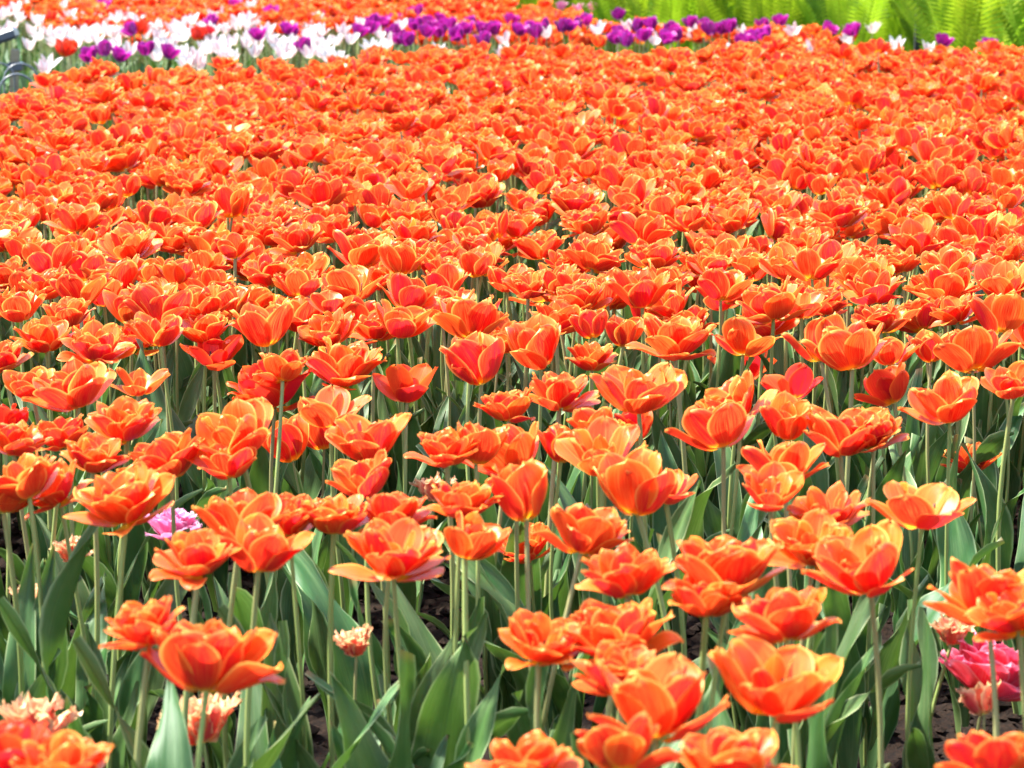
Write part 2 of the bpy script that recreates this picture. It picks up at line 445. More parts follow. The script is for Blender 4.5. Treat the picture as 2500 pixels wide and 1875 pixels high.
def petal_geo(rg, L, W, th0, th1, nu, nv, roll=1.25, notch=0.0, rag=0.0, ruffle=0.0, curl=0.0, point=0.0, fringe=0.0):
    V, UV = [], []
    N = 24
    cr, cz = [0.0], [0.0]
    for k in range(N):
        q = (k + 0.5) / N
        t = R(th0 + (th1 - th0) * q ** 0.85 - 62 * math.exp(-q / 0.14) - curl * max(0.0, q - 0.72) / 0.28)
        cr.append(cr[-1] + math.cos(t) * L / N); cz.append(cz[-1] + math.sin(t) * L / N)
    ph1, ph2, ph3 = (rg.uniform(0, 6.28) for _ in range(3))
    asym = rg.uniform(-0.12, 0.12)
    jag = [rg.uniform(-1, 1) for _ in range(nu + 1)]
    bend = rg.uniform(-0.06, 0.06)
    for j in range(nv + 1):
        q = j / nv
        v = q ** 0.9 if q < 0.5 else 1 - (1 - q) ** 1.25 * (1 - 0.5 ** 0.9) / 0.5 ** 1.25
        base = 0.20 + 0.80 * math.sin(min(v / 0.58, 1.0) * math.pi / 2) ** 1.1
        if v > 0.58:
            e = 2.3 - 1.0 * point
            base *= max(0.0, 1 - ((v - 0.58) / 0.42) ** e) ** (0.55 + 0.45 * point)
        w = W * base
        w = max(w, W * 0.05)
        k = min(int(v * N), N - 1); fr = v * N - k
        r0 = cr[k] + (cr[k + 1] - cr[k]) * fr; z0 = cz[k] + (cz[k + 1] - cz[k]) * fr
        t = math.atan2(cz[k + 1] - cz[k], cr[k + 1] - cr[k])
        nr, nz = -math.sin(t), math.cos(t)
        for i in range(nu + 1):
            u = i / nu * 2 - 1
            Rc = roll * W * (0.75 + 0.9 * v)
            p = u * w / Rc
            lat = Rc * math.sin(p) + asym * W * v * v + bend * W * math.sin(v * 5)
            inn = Rc * (1 - math.cos(p)) - 0.05 * W * math.exp(-(u / 0.16) ** 2) * math.sin(math.pi * min(v * 1.15, 1))
            inn += ruffle * W * v * v * (math.sin(3.1 * u + ph1) * 0.5 + abs(u) * math.sin(9 * v + ph2 + 2 * (u > 0)))
            along = -notch * L * math.exp(-(u / 0.35) ** 2) * max(0.0, v - 0.6) / 0.4
            along += rag * L * jag[i] * max(0.0, v - 0.55) ** 1.5
            along -= 0.04 * L * abs(u) * max(0, v - .7)
            if fringe and (i in (0, nu) or j == nv):
                fs = rg.uniform(0.0, fringe); along += fs * L * (0.6 if j < nv else 1); lat += fs * W * (1.2 if i == nu else -1.2 if i == 0 else 0)
                inn += rg.uniform(-fringe, fringe) * W
            r = r0 + nr * inn + math.cos(t) * along
            z = z0 + nz * inn + math.sin(t) * along
            V.append((0.006 + r, lat, z)); UV.append((i / nu, v))
    # winding: front face looks towards the flower's axis
    F = [(a, d, c, b) for (a, b, c, d) in grid_faces(nu, nv)]
    return np.array(V), F, np.array(UV)


BENDS = [(76, 92), (66, 76), (56, 60), (44, 45), (28, 24)]


def petal_set(kind, nu, nv, seed):
    out = {}
    for b, (t0, t1) in enumerate(BENDS):
        lst = []
        for k in range(4):
            rg = random.Random(seed * 100 + b * 10 + k)
            a = dict(L=0.064, W=0.0240, roll=1.75, notch=0.0, rag=0.08, ruffle=0.13, curl=rg.uniform(0, 30), point=0.15)
            if k == 1: a.update(notch=0.09, W=0.0250, ruffle=0.10)
            if k == 2: a.update(rag=0.13, ruffle=0.20, W=0.0215, curl=25)
            if k == 3: a.update(W=0.0180, ruffle=0.14, roll=1.2)
            if kind == 'fringe': a.update(fringe=0.22, rag=0.14, ruffle=0.35, W=a['W'] * 0.8, L=0.058)
            if kind == 'white': a.update(L=0.066, W=0.0150, point=0.8, ruffle=0.04, notch=0, rag=0.0, roll=1.1, curl=rg.uniform(20, 50))
            if kind == 'purple': a.update(W=0.021, L=0.056, ruffle=0.08)
            if kind == 'pink': a.update(W=0.018, L=0.05, ruffle=0.22, rag=0.12, curl=25)
            lst.append(petal_geo(rg, th0=t0 + rg.uniform(-4, 4), th1=t1 + rg.uniform(-6, 6), nu=nu, nv=nv, **a))
        out[b] = lst
    return out


def leaf_geo(rg, nu, nv):
    L = 1.0; W = rg.uniform(0.056, 0.094)
    t0, t1 = rg.uniform(80, 88), rg.choice([rg.uniform(60, 80), rg.uniform(50, 74), rg.uniform(15, 50)])
    tw = rg.uniform(-1.0, 1.0); ph = rg.uniform(0, 6.28); ph2 = rg.uniform(0, 6.28); amp = rg.uniform(0.45, 1.0); kf = rg.uniform(9, 15)
    roll = rg.uniform(0.7, 1.4)
    V, UV = [], []
    r = 0.02; z = 0.0
    side = rg.uniform(-0.10, 0.10)
    for j in range(nv + 1):
        v = j / nv
        t = R(t0 + (t1 - t0) * v ** 1.8)
        if j: r += math.cos(t) * L / nv; z += math.sin(t) * L / nv
        w = W * (0.30 + 0.70 * math.sin(min(v / 0.42, 1) * math.pi / 2)) * (1 if v < 0.42 else max(0.015, 1 - ((v - 0.42) / 0.58) ** 1.7))
        a = tw * v * v
        nr, nz = -math.sin(t), math.cos(t)
        for i in range(nu + 1):
            u = i / nu * 2 - 1
            Rc = roll * W * (0.55 + 1.3 * v)
            p = max(-2.2, min(2.2, u * w / Rc))
            lat = Rc * math.sin(p); inn = Rc * (1 - math.cos(p)) * 0.9
            inn += amp * W * u * u * abs(u) * math.sin(kf * v + (ph if u > 0 else ph2)) * min(1, v * 3) * (1 - v * 0.5)
            inn -= 0.06 * W * math.exp(-(u / 0.15) ** 2)
            l2 = lat * math.cos(a) - inn * math.sin(a); i2 = lat * math.sin(a) + inn * math.cos(a)
            V.append((r + nr * i2, l2 + side * v * v, z + nz * i2)); UV.append((i / nu, v))
    return np.array(V), grid_faces(nu, nv), np.array(UV)


def stem_geo(rg, ns, nr):
    V, UV, F = [], [], []
    bow = rg.uniform(0.015, 0.075); s2 = rg.uniform(-0.02, 0.02)
    for j in range(nr + 1):
        v = j / nr
        rad = 0.0069 * (1.12 - 0.22 * v)
        cx = bow * math.sin(math.pi * v); cy = s2 * math.sin(2 * math.pi * v)
        for i in range(ns):
            a = 2 * math.pi * i / ns
            V.append((cx + rad * math.cos(a), cy + rad * math.sin(a), v)); UV.append((abs(i / ns * 2 - 1), v))
    for j in range(nr):
        for i in range(ns):
            a = j * ns + i; b = j * ns + (i + 1) % ns
            F.append((a, b, b + ns, a + ns))
    return np.array(V), F, np.array(UV)


def mesh_of(name, geo, mat, smooth=True, rnd=None):
    V, F, UV = geo
    me = bpy.data.meshes.new(name)
    me.from_pydata([tuple(p) for p in V], [], F)
    if UV is not None:
        ul = me.uv_layers.new(name='UVMap')
        li = np.empty(len(me.loops), dtype=np.int32); me.loops.foreach_get('vertex_index', li)
        ul.data.foreach_set('uv', np.asarray(UV, dtype=np.float32)[li].ravel())
    if smooth: me.polygons.foreach_set('use_smooth', np.ones(len(me.polygons), dtype=bool))
    if mat is not None: me.materials.append(mat)
    me.update()
    return me


def link(name, data, parent=None, mw=None):
    o = bpy.data.objects.new(name, data)
    COL.objects.link(o)
    if parent is not None: o.parent = parent
    if mw is not None: o.matrix_basis = mw
    return o


def tag(o, label, cat=None, group=None, kind=None):
    if label: o['label'] = label
    if cat: o['category'] = cat
    if group: o['group'] = group
    if kind: o['kind'] = kind
    return o


T, S4 = Matrix.Translation, Matrix.Scale
def RZ(a): return Matrix.Rotation(a, 4, 'Z')
def RY(a): return Matrix.Rotation(a, 4, 'Y')
def RX(a): return Matrix.Rotation(a, 4, 'X')


# ---------------------------------------------------------------- setting: ground and soil
def sheet(name, pts, z, mat):
    return link(name, mesh_of(name, ([(x, y, z) for x, y in pts], [tuple(range(len(pts)))], None), mat, False))
tag(sheet('ground', [(-300, -100), (300, -100), (300, 500), (-300, 500)], -0.06, M['lawn']), 'green ground around the tulip beds', 'ground', kind='structure')


def vnoise(x, y, seed):
    rs = np.random.RandomState(seed); tb = rs.rand(256, 256)
    xi = np.floor(x).astype(int); yi = np.floor(y).astype(int); fx = x - xi; fy = y - yi
    fx = fx * fx * (3 - 2 * fx); fy = fy * fy * (3 - 2 * fy)
    g = lambda a, b: tb[a % 256, b % 256]
    return (g(xi, yi) * (1 - fx) + g(xi + 1, yi) * fx) * (1 - fy) + (g(xi, yi + 1) * (1 - fx) + g(xi + 1, yi + 1) * fx) * fy


def soil_h(x, y):
    return (0.030 * (vnoise(x * 5, y * 5, 1) - .5) + 0.016 * (vnoise(x * 19, y * 19, 2) - .5) + 0.014 * (vnoise(x * 48, y * 48, 3) - .5)
            + 0.010 * (vnoise(x * 110, y * 110, 4) - .5)) - 0.012


def soil():
    ys = np.concatenate([np.linspace(0.8, 2.8, 40), np.linspace(2.82, 5.0, 190), np.linspace(5.05, 19.5, 150)])
    xs = np.concatenate([np.linspace(-5, -1.2, 40), np.linspace(-1.185, 1.185, 190), np.linspace(1.2, 5, 40)])
    X, Y = np.meshgrid(xs, ys)
    Z = soil_h(X, Y)
    V = np.stack([X.ravel(), Y.ravel(), Z.ravel()], 1)
    return link('soil_bed', mesh_of('soil_bed', (V, grid_faces(len(xs) - 1, len(ys) - 1), None), M['soil']))
tag(soil(), 'dark brown crumbly soil of the flower bed', 'soil', kind='structure')

rg0 = random.Random(77)


def clods():
    V, F = [], []
    for k in range(9000):
        y = rg0.uniform(2.9, 5.2); x = rg0.uniform(-.22 * y, .22 * y)
        s = 0.003 + 0.014 * rg0.random() ** 4
        z = float(soil_h(np.array([x]), np.array([y]))[0]) + s * 0.3
        b = len(V)
        ring = 5
        V.append((x, y, z + s * rg0.uniform(.6, 1)))
        for i in range(ring):
            a = 6.283 * i / ring + rg0.uniform(-.3, .3); q = s * rg0.uniform(.7, 1.3)
            V.append((x + q * math.cos(a), y + q * math.sin(a), z + s * rg0.uniform(-.1, .5)))
        V.append((x, y, z - s))
        for i in range(ring):
            j = (i + 1) % ring
            F.append((b, b + 1 + i, b + 1 + j)); F.append((b + 6, b + 1 + j, b + 1 + i))
    return link('soil_crumbs', mesh_of('soil_crumbs', (V, F, None), M['soil'], False))
tag(clods(), 'loose crumbs and grit lying on the dark soil', 'soil crumbs', kind='stuff')

# ---------------------------------------------------------------- tulip prototypes
HI = (10, 11); LO = (4, 6)
GEO = {('orange', 'hi'): petal_set('orange', *HI, 1), ('orange', 'lo'): petal_set('orange', *LO, 1), ('orange', 'lo2'): petal_set('orange', 3, 4, 1)}
for kd in ('fringe', 'pink', 'purple', 'white'):
    GEO[(kd, 'hi')] = petal_set(kd, *((14, 12) if kd == 'fringe' else (6, 8)), 3)
MESH = {}
def petal_mesh(shape, mat, b, k):
    key = (shape, mat, b, k)
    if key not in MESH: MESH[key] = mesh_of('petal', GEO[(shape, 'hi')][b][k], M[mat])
    return MESH[key]
rgl = random.Random(11)
LEAF_HI = [leaf_geo(rgl, 8, 16) for _ in range(12)]
rgl = random.Random(11)
LEAF_LO = [leaf_geo(rgl, 4, 8) for _ in range(12)]
LEAF_M = [mesh_of('leaf', g, M['leaf']) for g in LEAF_HI]
rgl = random.Random(12)
STEM_HI = [stem_geo(rgl, 10, 10) for _ in range(6)]
STEM_LO = [stem_geo(rgl, 5, 3) for _ in range(6)]
STEM_M = [mesh_of('stem', g, M['stem']) for g in STEM_HI]


def pistil_mesh():
    V, F, UV, mi = [], [], [], []
    def tube(p0, p1, r0, r1, n, m):
        p0, p1 = Vector(p0), Vector(p1); d = (p1 - p0).normalized()
        a = d.orthogonal().normalized(); c = d.cross(a); b = len(V)
        for p, r in ((p0, r0), (p1, r1)):
            for i in range(n):
                t = 6.2832 * i / n; V.append(tuple(p + a * r * math.cos(t) + c * r * math.sin(t)))
        V.append(tuple(p1 + d * r1 * 0.6))
        for i in range(n):
            j = (i + 1) % n
            F.append((b + i, b + j, b + n + j, b + n + i)); mi.append(m)
            F.append((b + n + i, b + n + j, b + 2 * n)); mi.append(m)
    tube((0, 0, 0), (0, 0, 0.018), 0.0042, 0.0034, 8, 0)
    tube((0, 0, 0.018), (0, 0, 0.021), 0.0055, 0.0050, 6, 0)
    for i in range(6):
        a = 1.047 * i
        c, s = math.cos(a), math.sin(a)
        tube((0.004 * c, 0.004 * s, 0.0), (0.010 * c, 0.010 * s, 0.012), 0.0011, 0.0008, 5, 0)
        tube((0.010 * c, 0.010 * s, 0.012), (0.0125 * c, 0.0125 * s, 0.024), 0.0020, 0.0014, 5, 1)
    me = mesh_of('pistil', (V, F, None), M['pistil'])
    me.materials.append(M['anther'])
    me.polygons.foreach_set('material_index', mi)
    return me
PISTIL = pistil_mesh()

# bloom recipes: whorls of (count, bend choices, size, shape choices)
RECIPE = {
    'A': [(3, (1,), 1.0, (0, 1)), (3, (1, 2), 1.02, (0, 1)), (4, (0, 1), 0.80, (2, 3))],
    'B': [(3, (3,), 1.0, (0, 0, 1)), (4, (2,), 1.02, (0, 1)), (4, (1, 2), 0.88, (0, 2)), (3, (0, 1), 0.68, (2, 3))],
    'C': [(5, (3, 4, 4), 0.98, (0, 1, 3)), (6, (3, 3, 2), 1.0, (0, 1, 2)), (6, (2,), 0.95, (1, 2, 3)), (5, (2, 1), 0.86, (1, 2, 3)), (3, (1, 1, 0), 0.75, (2, 3))],
    'D': [(3, (3,), 1.0, (0, 0, 1)), (3, (2, 2, 3), 1.04, (0, 1)), (2, (1, 2), 0.75, (2, 3))],
    'E': [(3, (0, 1), 1.0, (0, 1)), (3, (1,), 1.0, (0,)), (4, (0,), 0.8, (2,))],
    'W': [(3, (0, 1), 1.0, (0, 1)), (3, (1, 1, 2), 1.0, (0, 2))],
    'U': [(3, (0, 1), 1.0, (0, 1)), (3, (0, 1), 0.98, (0, 1)), (3, (1, 2), 0.9, (2,))],
    'F': [(4, (2, 1), 1.0, (0, 1)), (5, (1, 2), 1.0, (1, 2)), (6, (1,), 0.95, (2, 3)), (5, (0,), 0.85, (2, 3))],
    'P': [(7, (4, 3), 1.0, (0, 1)), (8, (3,), 1.0, (1, 2)), (8, (2,), 1.0, (1, 2)), (8, (1, 2), 0.98, (2, 3)), (7, (0, 1), 0.92, (2, 3))],
}
WIDTH = {'A': 0.082, 'B': 0.104, 'C': 0.118, 'D': 0.106, 'E': 0.055, 'W': 0.075, 'U': 0.062, 'F': 0.108, 'P': 0.105}


def recipe(ty, rg):
    """list of (bend, shape, 4x4 matrix) in bloom space"""
    out = []
    a0 = rg.uniform(0, 6.28)
    for wi, (n, bends, size, shapes) in enumerate(RECIPE[ty]):
        if n > 3 and rg.random() < 0.3: n -= 1
        for i in range(n):
            az = a0 + 2 * math.pi * i / n + wi * math.pi / max(n, 3) + rg.gauss(0, 0.10)
            sc = size * rg.uniform(0.92, 1.07)
            tilt = R(rg.gauss(0, 7.0))
            m = T((0, 0, 0.0015 * wi)) @ RZ(az) @ RY(tilt) @ RX(R(rg.gauss(0, 6))) @ Matrix.Diagonal((sc, sc * rg.uniform(0.92, 1.1), sc, 1))
            out.append((rg.choice(bends), rg.choice(shapes), m))
    return out


def axis_matrix(d):
    return Vector((0, 0, 1)).rotation_difference(Vector(d).normalized()).to_matrix().to_4x4()


GARDEN_SHAPE = {'orange': 'orange', 'deep': 'orange', 'fringe': 'fringe', 'pink': 'pink', 'lightpink': 'pink', 'purple': 'purple', 'white': 'white', 'red': 'purple'}


def tulip(name, x, y, h, d, ty, mat, rg, leaves=3, lean=None, pistil=True, joined=False, tilt=8.0, leaf_len=1.0, leaf_az=None):
    """one tulip plant whose bloom base stands at (x, y, h)"""
    if lean is None: lean = (rg.gauss(0, 0.026), rg.gauss(0, 0.024))
    bx, by = x - lean[0], y - lean[1]
    root = link(name, None); root.location = (bx, by, 0)
    root.empty_display_size = 0.05
    top = Vector((lean[0], lean[1], h)); bot = Vector((0, 0, -0.02))
    dv = top - bot; ln = dv.length
    k = rg.randrange(6); th = rg.uniform(0.78, 1.12)
    link('stem', STEM_M[k], root, T(bot) @ axis_matrix(dv) @ RZ(rg.uniform(0, 6.28)) @ Matrix.Diagonal((ln * th, ln * th, ln, 1)))
    ax = dv.normalized() + Vector((math.tan(R(rg.gauss(-3, tilt))), math.tan(R(rg.gauss(4, tilt))), 0))
    sc = max(0.5 if ty == 'F' else 0.72, min(1.3 if ty in 'FP' else 1.14, d / WIDTH[ty]))
    bm = T(top) @ axis_matrix(ax) @ Matrix.Diagonal((sc * 1.07, sc * 1.07, sc * 1.08, 1))
    shape = GARDEN_SHAPE[mat]
    if joined:
        Vs, Fs, Us, n = [], [], [], 0
        for b, s, m in recipe(ty, rg):
            V, F, U = GEO[(shape, 'hi')][b][s]
            mm = np.array(m); Vs.append(V @ mm[:3, :3].T + mm[:3, 3]); Us.append(U)
            Fs += [tuple(q + n for q in f) for f in F]; n += len(V)
        link('bloom', joined_cache(mat, ty, rg, Vs, Fs, Us), root, bm)
    else:
        for b, s, m in recipe(ty, rg):
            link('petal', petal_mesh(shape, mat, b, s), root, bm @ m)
        if pistil: link('pistil', PISTIL, root, bm)
    a0 = rg.uniform(0, 6.28)
    if leaf_az is not None: a0 = leaf_az
    for i in range(leaves):
        lf = leaf_len * h * rg.uniform(0.55, 0.86) * (0.8 if i == 2 else 1.0)
        g = rg.randrange(12)
        link('leaf', LEAF_M[g], root, T((0, 0, -0.012 + 0.03 * i)) @ RZ(a0 + 2.3 * i + rg.gauss(0, .3)) @ Matrix.Diagonal((lf, lf * rg.uniform(0.9, 1.25), lf, 1)))
    return root


JC = {}
def joined_cache(mat, ty, rg, Vs, Fs, Us):
    key = (mat, ty, rg.randrange(7))
    if key not in JC: JC[key] = mesh_of('bloom', (np.concatenate(Vs), Fs, np.concatenate(Us)), M[mat])
    return JC[key]


# ---------------------------------------------------------------- the orange bed
def in_poly(x, y, P):
    c = False; j = len(P) - 1
    for i in range(len(P)):
        if (P[i][1] > y) != (P[j][1] > y) and x < (P[j][0] - P[i][0]) * (y - P[i][1]) / (P[j][1] - P[i][1]) + P[i][0]: c = not c
        j = i
    return c


FRONT_EDGE = [(-1.7, 8.5), (-1.67, 8.8), (-1.64, 9.2), (-1.53, 9.55), (-1.27, 9.4), (-1.11, 9.6), (-0.86, 9.8), (-0.57, 10.3), (-0.25, 10.6), (0.26, 10.9),
              (0.58, 10.45), (0.77, 10.7), (1.14, 11.0), (1.45, 10.75), (1.68, 10.6), (1.91, 10.5), (2.05, 10.35), (2.8, 10.0)]
FRONT_BED = [(-1.0, 1.7), (-1.55, 4.0), (-2.1, 6.5), (-2.3, 7.7)] + FRONT_EDGE + [(2.6, 8.0), (1.6, 4.0), (1.0, 1.7)]
BACK_LOW = [(-2.9, 13.3), (-2.38, 13.0), (-1.86, 12.3), (-1.63, 12.85), (-1.36, 13.1), (-0.99, 12.5), (-0.78, 12.3), (-0.5, 12.6), (-0.1, 11.95), (0.29, 11.95), (0.48, 12.0), (0.72, 12.1), (0.84, 11.75), (1.14, 11.9), (1.41, 11.75), (1.52, 11.5)]
BACK_HI = [(1.6, 11.8), (1.47, 12.35), (1.21, 12.6), (0.88, 12.4), (0.75, 12.8), (0.51, 12.8), (0.32, 13.3), (0.18, 13.9), (0.0, 14.4), (-0.24, 15.1), (-0.6, 16.6), (-0.8, 18.5), (-4.0, 18.7)]
BACK_BED = BACK_LOW + BACK_HI

plants = []          # (x, y, h, d, type, catalogued)
for l in ORANGE.strip().split('\n'):
    a = l.split()
    plants.append((float(a[0]), float(a[1]), float(a[2]), float(a[3]), a[4], True))
GRID = {}
def near(x, y, d):
    ix, iy = int(math.floor(x / .12)), int(math.floor(y / .12))
    for i in range(ix - 1, ix + 2):
        for j in range(iy - 1, iy + 2):
            for (a, b) in GRID.get((i, j), ()):
                if (a - x) ** 2 + (b - y) ** 2 < d * d: return True
    return False
def put(x, y): GRID.setdefault((int(math.floor(x / .12)), int(math.floor(y / .12))), []).append((x, y))
for p in plants: put(p[0], p[1])
rgf = random.Random(2024)
low_spots = [tuple(map(float, l.split()[:2])) for l in LOW.strip().split('\n')]
n_try = 0
while n_try < 52000:
    n_try += 1
    if n_try < 42000: x, y = rgf.uniform(-2.4, 2.9), rgf.uniform(1.7, 11.1); ok = in_poly(x, y, FRONT_BED)
    else: x, y = rgf.uniform(-4, 1.7), rgf.uniform(11.4, 18.7); ok = in_poly(x, y, BACK_BED) and (x > -0.183 * y or y > 14.5)
    if not ok: continue
    inside = abs(x) < 0.2 * y + 0.03
    if y < 4.25 and abs(x) < 0.2 * y + 0.20: continue
    md = 0.090 if y < 6.0 else 0.080
    if y < 5.6 and inside: md = 0.088
    if near(x, y, md): continue
    put(x, y)
    ty = rgf.choices('ABCDE', (2.5, 4, 4, 1.3, 0.6))[0]
    h = 0.46 + rgf.gauss(0, 0.028)
    if y < 6 and inside: h -= 0.015
    plants.append((x, y, h, WIDTH[ty] * rgf.uniform(0.76, 1.04), ty, False))

vis = sorted([p for p in plants if abs(p[0]) < 0.2 * p[1] + 0.02], key=lambda p: (not p[5], p[1]))
single = set(id(p) for p in vis[:300])
GROUPS = {'A': 'cup-shaped orange tulips', 'B': 'bowl-shaped orange tulips', 'C': 'shaggy orange tulips', 'D': 'star-like orange tulips', 'E': 'half-closed orange tulips'}
WORDS_R = {'A': 'deep red cup-shaped tulip shaded below its orange neighbours', 'C': 'deep red shaggy double tulip shaded below its orange neighbours', 'D': 'deep red wide-spread tulip shaded below its orange neighbours'}
WORDS_L = {'E': 'short orange-red closed tulip hidden low between tall stems', 'C': 'short shaggy orange tulip blooming low between leaves', 'D': 'short deep red open tulip low behind tall stems'}
special = [(float(a[0]), float(a[1]), 'a peach fringed tulip' if a[4] == 'F' else ('the light pink double tulip' if i == 0 else 'the hot pink double tulip'))
           for i, a in enumerate(l.split() for l in LOW.strip().split('\n'))]
special += [(p[0], p[1], 'a deep red tulip') for p in plants if 'R' in p[4]] + [(p[0], p[1], 'a short low tulip') for p in plants if p[4][1:] == 'L']
LOOK = {'A': 'cup-shaped orange-red tulip', 'B': 'bowl-shaped orange-red tulip with broad petals', 'C': 'shaggy double orange tulip',
        'D': 'star-like orange tulip with gapped petals', 'E': 'half-closed orange tulip'}
NEXT = {'A': 'a cup-shaped one', 'B': 'a bowl-shaped one', 'C': 'a shaggy one', 'D': 'a star-like one', 'E': 'a half-closed one'}
def words(x, y, h, d, t):
    q = d / WIDTH[t]
    size = 'large ' if q > 1.06 else 'small ' if q < 0.86 else ''
    size += 'tall-stemmed ' if h > 0.478 else 'short-stemmed ' if h < 0.452 else ''
    best = min(special, key=lambda s: (s[0] - x) ** 2 + (s[1] - y) ** 2)
    if (best[0] - x) ** 2 + (best[1] - y) ** 2 < 0.13 ** 2: where = 'standing beside ' + best[2]
    else:
        nb = sorted(((p[0] - x) ** 2 + (p[1] - y) ** 2, p[4][0]) for p in plants if (p[0], p[1]) != (x, y))
        k = sum(1 for n in nb[:12] if n[0] < 0.16 ** 2)
        where = ('standing apart, nearest ' if k <= 1 else 'loosely spaced beside ' if k <= 3 else 'crowded close beside ') + NEXT[nb[0][1]]
    return size + LOOK[t] + ', ' + where
rgt = random.Random(9)
for p in plants:
    if id(p) not in single: continue
    x, y, h, d, ty, c = p
    t = ty[0]; low = 'L' in ty; red = 'R' in ty
    by_pink = x > 0.36 and 2.0 < y < 2.80
    o = tulip('orange_tulip', x, y, h, d, t, 'deep' if red else 'orange', rgt, leaf_len=0.35 if by_pink else 1.0, leaves=1 if by_pink else 2 if -0.36 < x < -0.06 and 3.0 < y < 4.2 else rgt.choice((3, 4, 4)), tilt=rgt.choice((5, 8, 11)))
    if low: tag(o, WORDS_L[t], 'tulip', 'short tulips low among the stems')
    elif red: tag(o, WORDS_R[t], 'tulip', 'deep red shaded tulips')
    else: tag(o, words(x, y, h, d, t), 'tulip', GROUPS[t])

# ---- the far rows, too many to count: one object
def mass(name, items, seed):
    rg = random.Random(seed)
    protos = {}
    for t, lod in [(t, l) for t in 'ABCDE' for l in ('lo', 'lo2')]:
        for k in range(9):
            Vs, Fs, Us, Rs, n = [], [], [], [], 0
            for b, s, m in recipe(t, rg):
                V, F, U = GEO[('orange', lod)][b][s]
                mm = np.array(m); Vs.append(V @ mm[:3, :3].T + mm[:3, 3]); Us.append(U); Rs.append(np.full(len(V), rg.random()))
                Fs.append(np.array(F) + n); n += len(V)
            protos[(t, lod, k)] = (np.concatenate(Vs), np.concatenate(Fs), np.concatenate(Us), np.concatenate(Rs))
    AV, AF, AU, AR, AM, n = [], [], [], [], [], 0
    def add(V, F, U, Rr, mi, mat4):
        nonlocal n
        mm = np.array(mat4)
        AV.append(V @ mm[:3, :3].T + mm[:3, 3]); AF.append(F + n); AU.append(U); AR.append(Rr); AM.append(np.full(len(F), mi, dtype=np.int32)); n += len(V)
    LL = [(g[0], np.array(g[1]), g[2]) for g in LEAF_LO]; SS = [(g[0], np.array(g[1]), g[2]) for g in STEM_LO]
    for (x, y, h, d, ty, c) in items:
        lx, ly = rg.gauss(0, .028), rg.gauss(0, .025)
        bot = Vector((x - lx, y - ly, -0.02)); dv = Vector((x, y, h)) - bot
        g = SS[rg.randrange(6)]; add(g[0], g[1], g[2], np.full(len(g[0]), rg.random()), 1, T(bot) @ axis_matrix(dv) @ RZ(rg.uniform(0, 6.28)) @ S4(dv.length, 4))
        ax = dv.normalized() + Vector((math.tan(R(rg.gauss(0, 11))), math.tan(R(rg.gauss(6, 11))), 0))
        V, F, U, Rr = protos[(ty[0], 'lo' if y < 7.5 else 'lo2', rg.randrange(9))]
        add(V, F, U, np.mod(Rr + rg.random(), 1), 0, T((x, y, h)) @ axis_matrix(ax) @ RZ(rg.uniform(0, 6.28)) @ S4(max(.75, min(1.2, d / WIDTH[ty[0]])), 4) @ Matrix.Diagonal((1.10, 1.10, 1.12, 1)))
        for i in range(3 if y < 6.5 else 2 if y < 9 else 1):
            lf = h * rg.uniform(.55, .86); g = LL[rg.randrange(12)]
            add(g[0], g[1], g[2], np.full(len(g[0]), rg.random()), 2, T((bot.x, bot.y, -.01 + .03 * i)) @ RZ(rg.uniform(0, 6.28)) @ Matrix.Diagonal((lf, lf * 1.1, lf, 1)))
    V = np.concatenate(AV).astype(np.float32); F = np.concatenate(AF).astype(np.int32); U = np.concatenate(AU).astype(np.float32); Rr = np.concatenate(AR).astype(np.float32)
    me = bpy.data.meshes.new(name)
    me.vertices.add(len(V)); me.vertices.foreach_set('co', V.ravel())
    me.loops.add(F.size); me.loops.foreach_set('vertex_index', F.ravel())
    me.polygons.add(len(F)); me.polygons.foreach_set('loop_start', np.arange(0, F.size, 4, dtype=np.int32))
    me.update(calc_edges=True)
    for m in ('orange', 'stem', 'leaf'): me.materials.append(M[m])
    me.polygons.foreach_set('material_index', np.concatenate(AM))
    me.polygons.foreach_set('use_smooth', np.ones(len(F), dtype=bool))
    me.uv_layers.new(name='UVMap').data.foreach_set('uv', U[F.ravel()].ravel())
    me.attributes.new('rnd', 'FLOAT', 'POINT').data.foreach_set('value', Rr)
    me.validate()
    
    return link(name, me)
rest = [p for p in plants if id(p) not in single]
tag(mass('orange_tulip_field', [p for p in rest if p[1] < 11.2], 31), 'dense mass of orange tulips filling the far rows of the bed', 'tulips', kind='stuff')
tag(mass('orange_tulip_patch', [p for p in rest if p[1] >= 11.2], 32), 'orange tulips massed beyond the white and purple band', 'tulips', kind='stuff')

# ---------------------------------------------------------------- white, purple, red and pink tulips
def spots(s): return [tuple(map(float, e.split())) for e in s.split(';')]
rgw = random.Random(41)
BAND = [(x, y, n) for n, s in (('white', WHITE), ('purple', PURPLE), ('red', RED)) for x, y in spots(s)]
def beside(x, y):
    nb = sorted((math.hypot(a - x, b - y), n) for a, b, n in BAND if (a, b) != (x, y))
    k = sum(1 for q in nb if q[0] < 0.25)
    return ('standing alone, nearest ' if k < 1 else 'loosely set beside ' if k < 5 else 'packed tightly beside ') + {'white': 'a white one', 'purple': 'a purple one', 'red': 'a red one'}[nb[0][1]]
def backdrop(y): return 'against the far orange patch, ' if y > 11.6 else ''
for x, y in spots(WHITE):
    tag(tulip('white_tulip', x, y, 0.475 + rgw.gauss(0, .012), 0.068, 'W', 'white', rgw, leaves=2, joined=True, tilt=12),
        'pink-blushed white tulip, ' + backdrop(y) + beside(x, y), 'tulip', 'white tulips in the band')
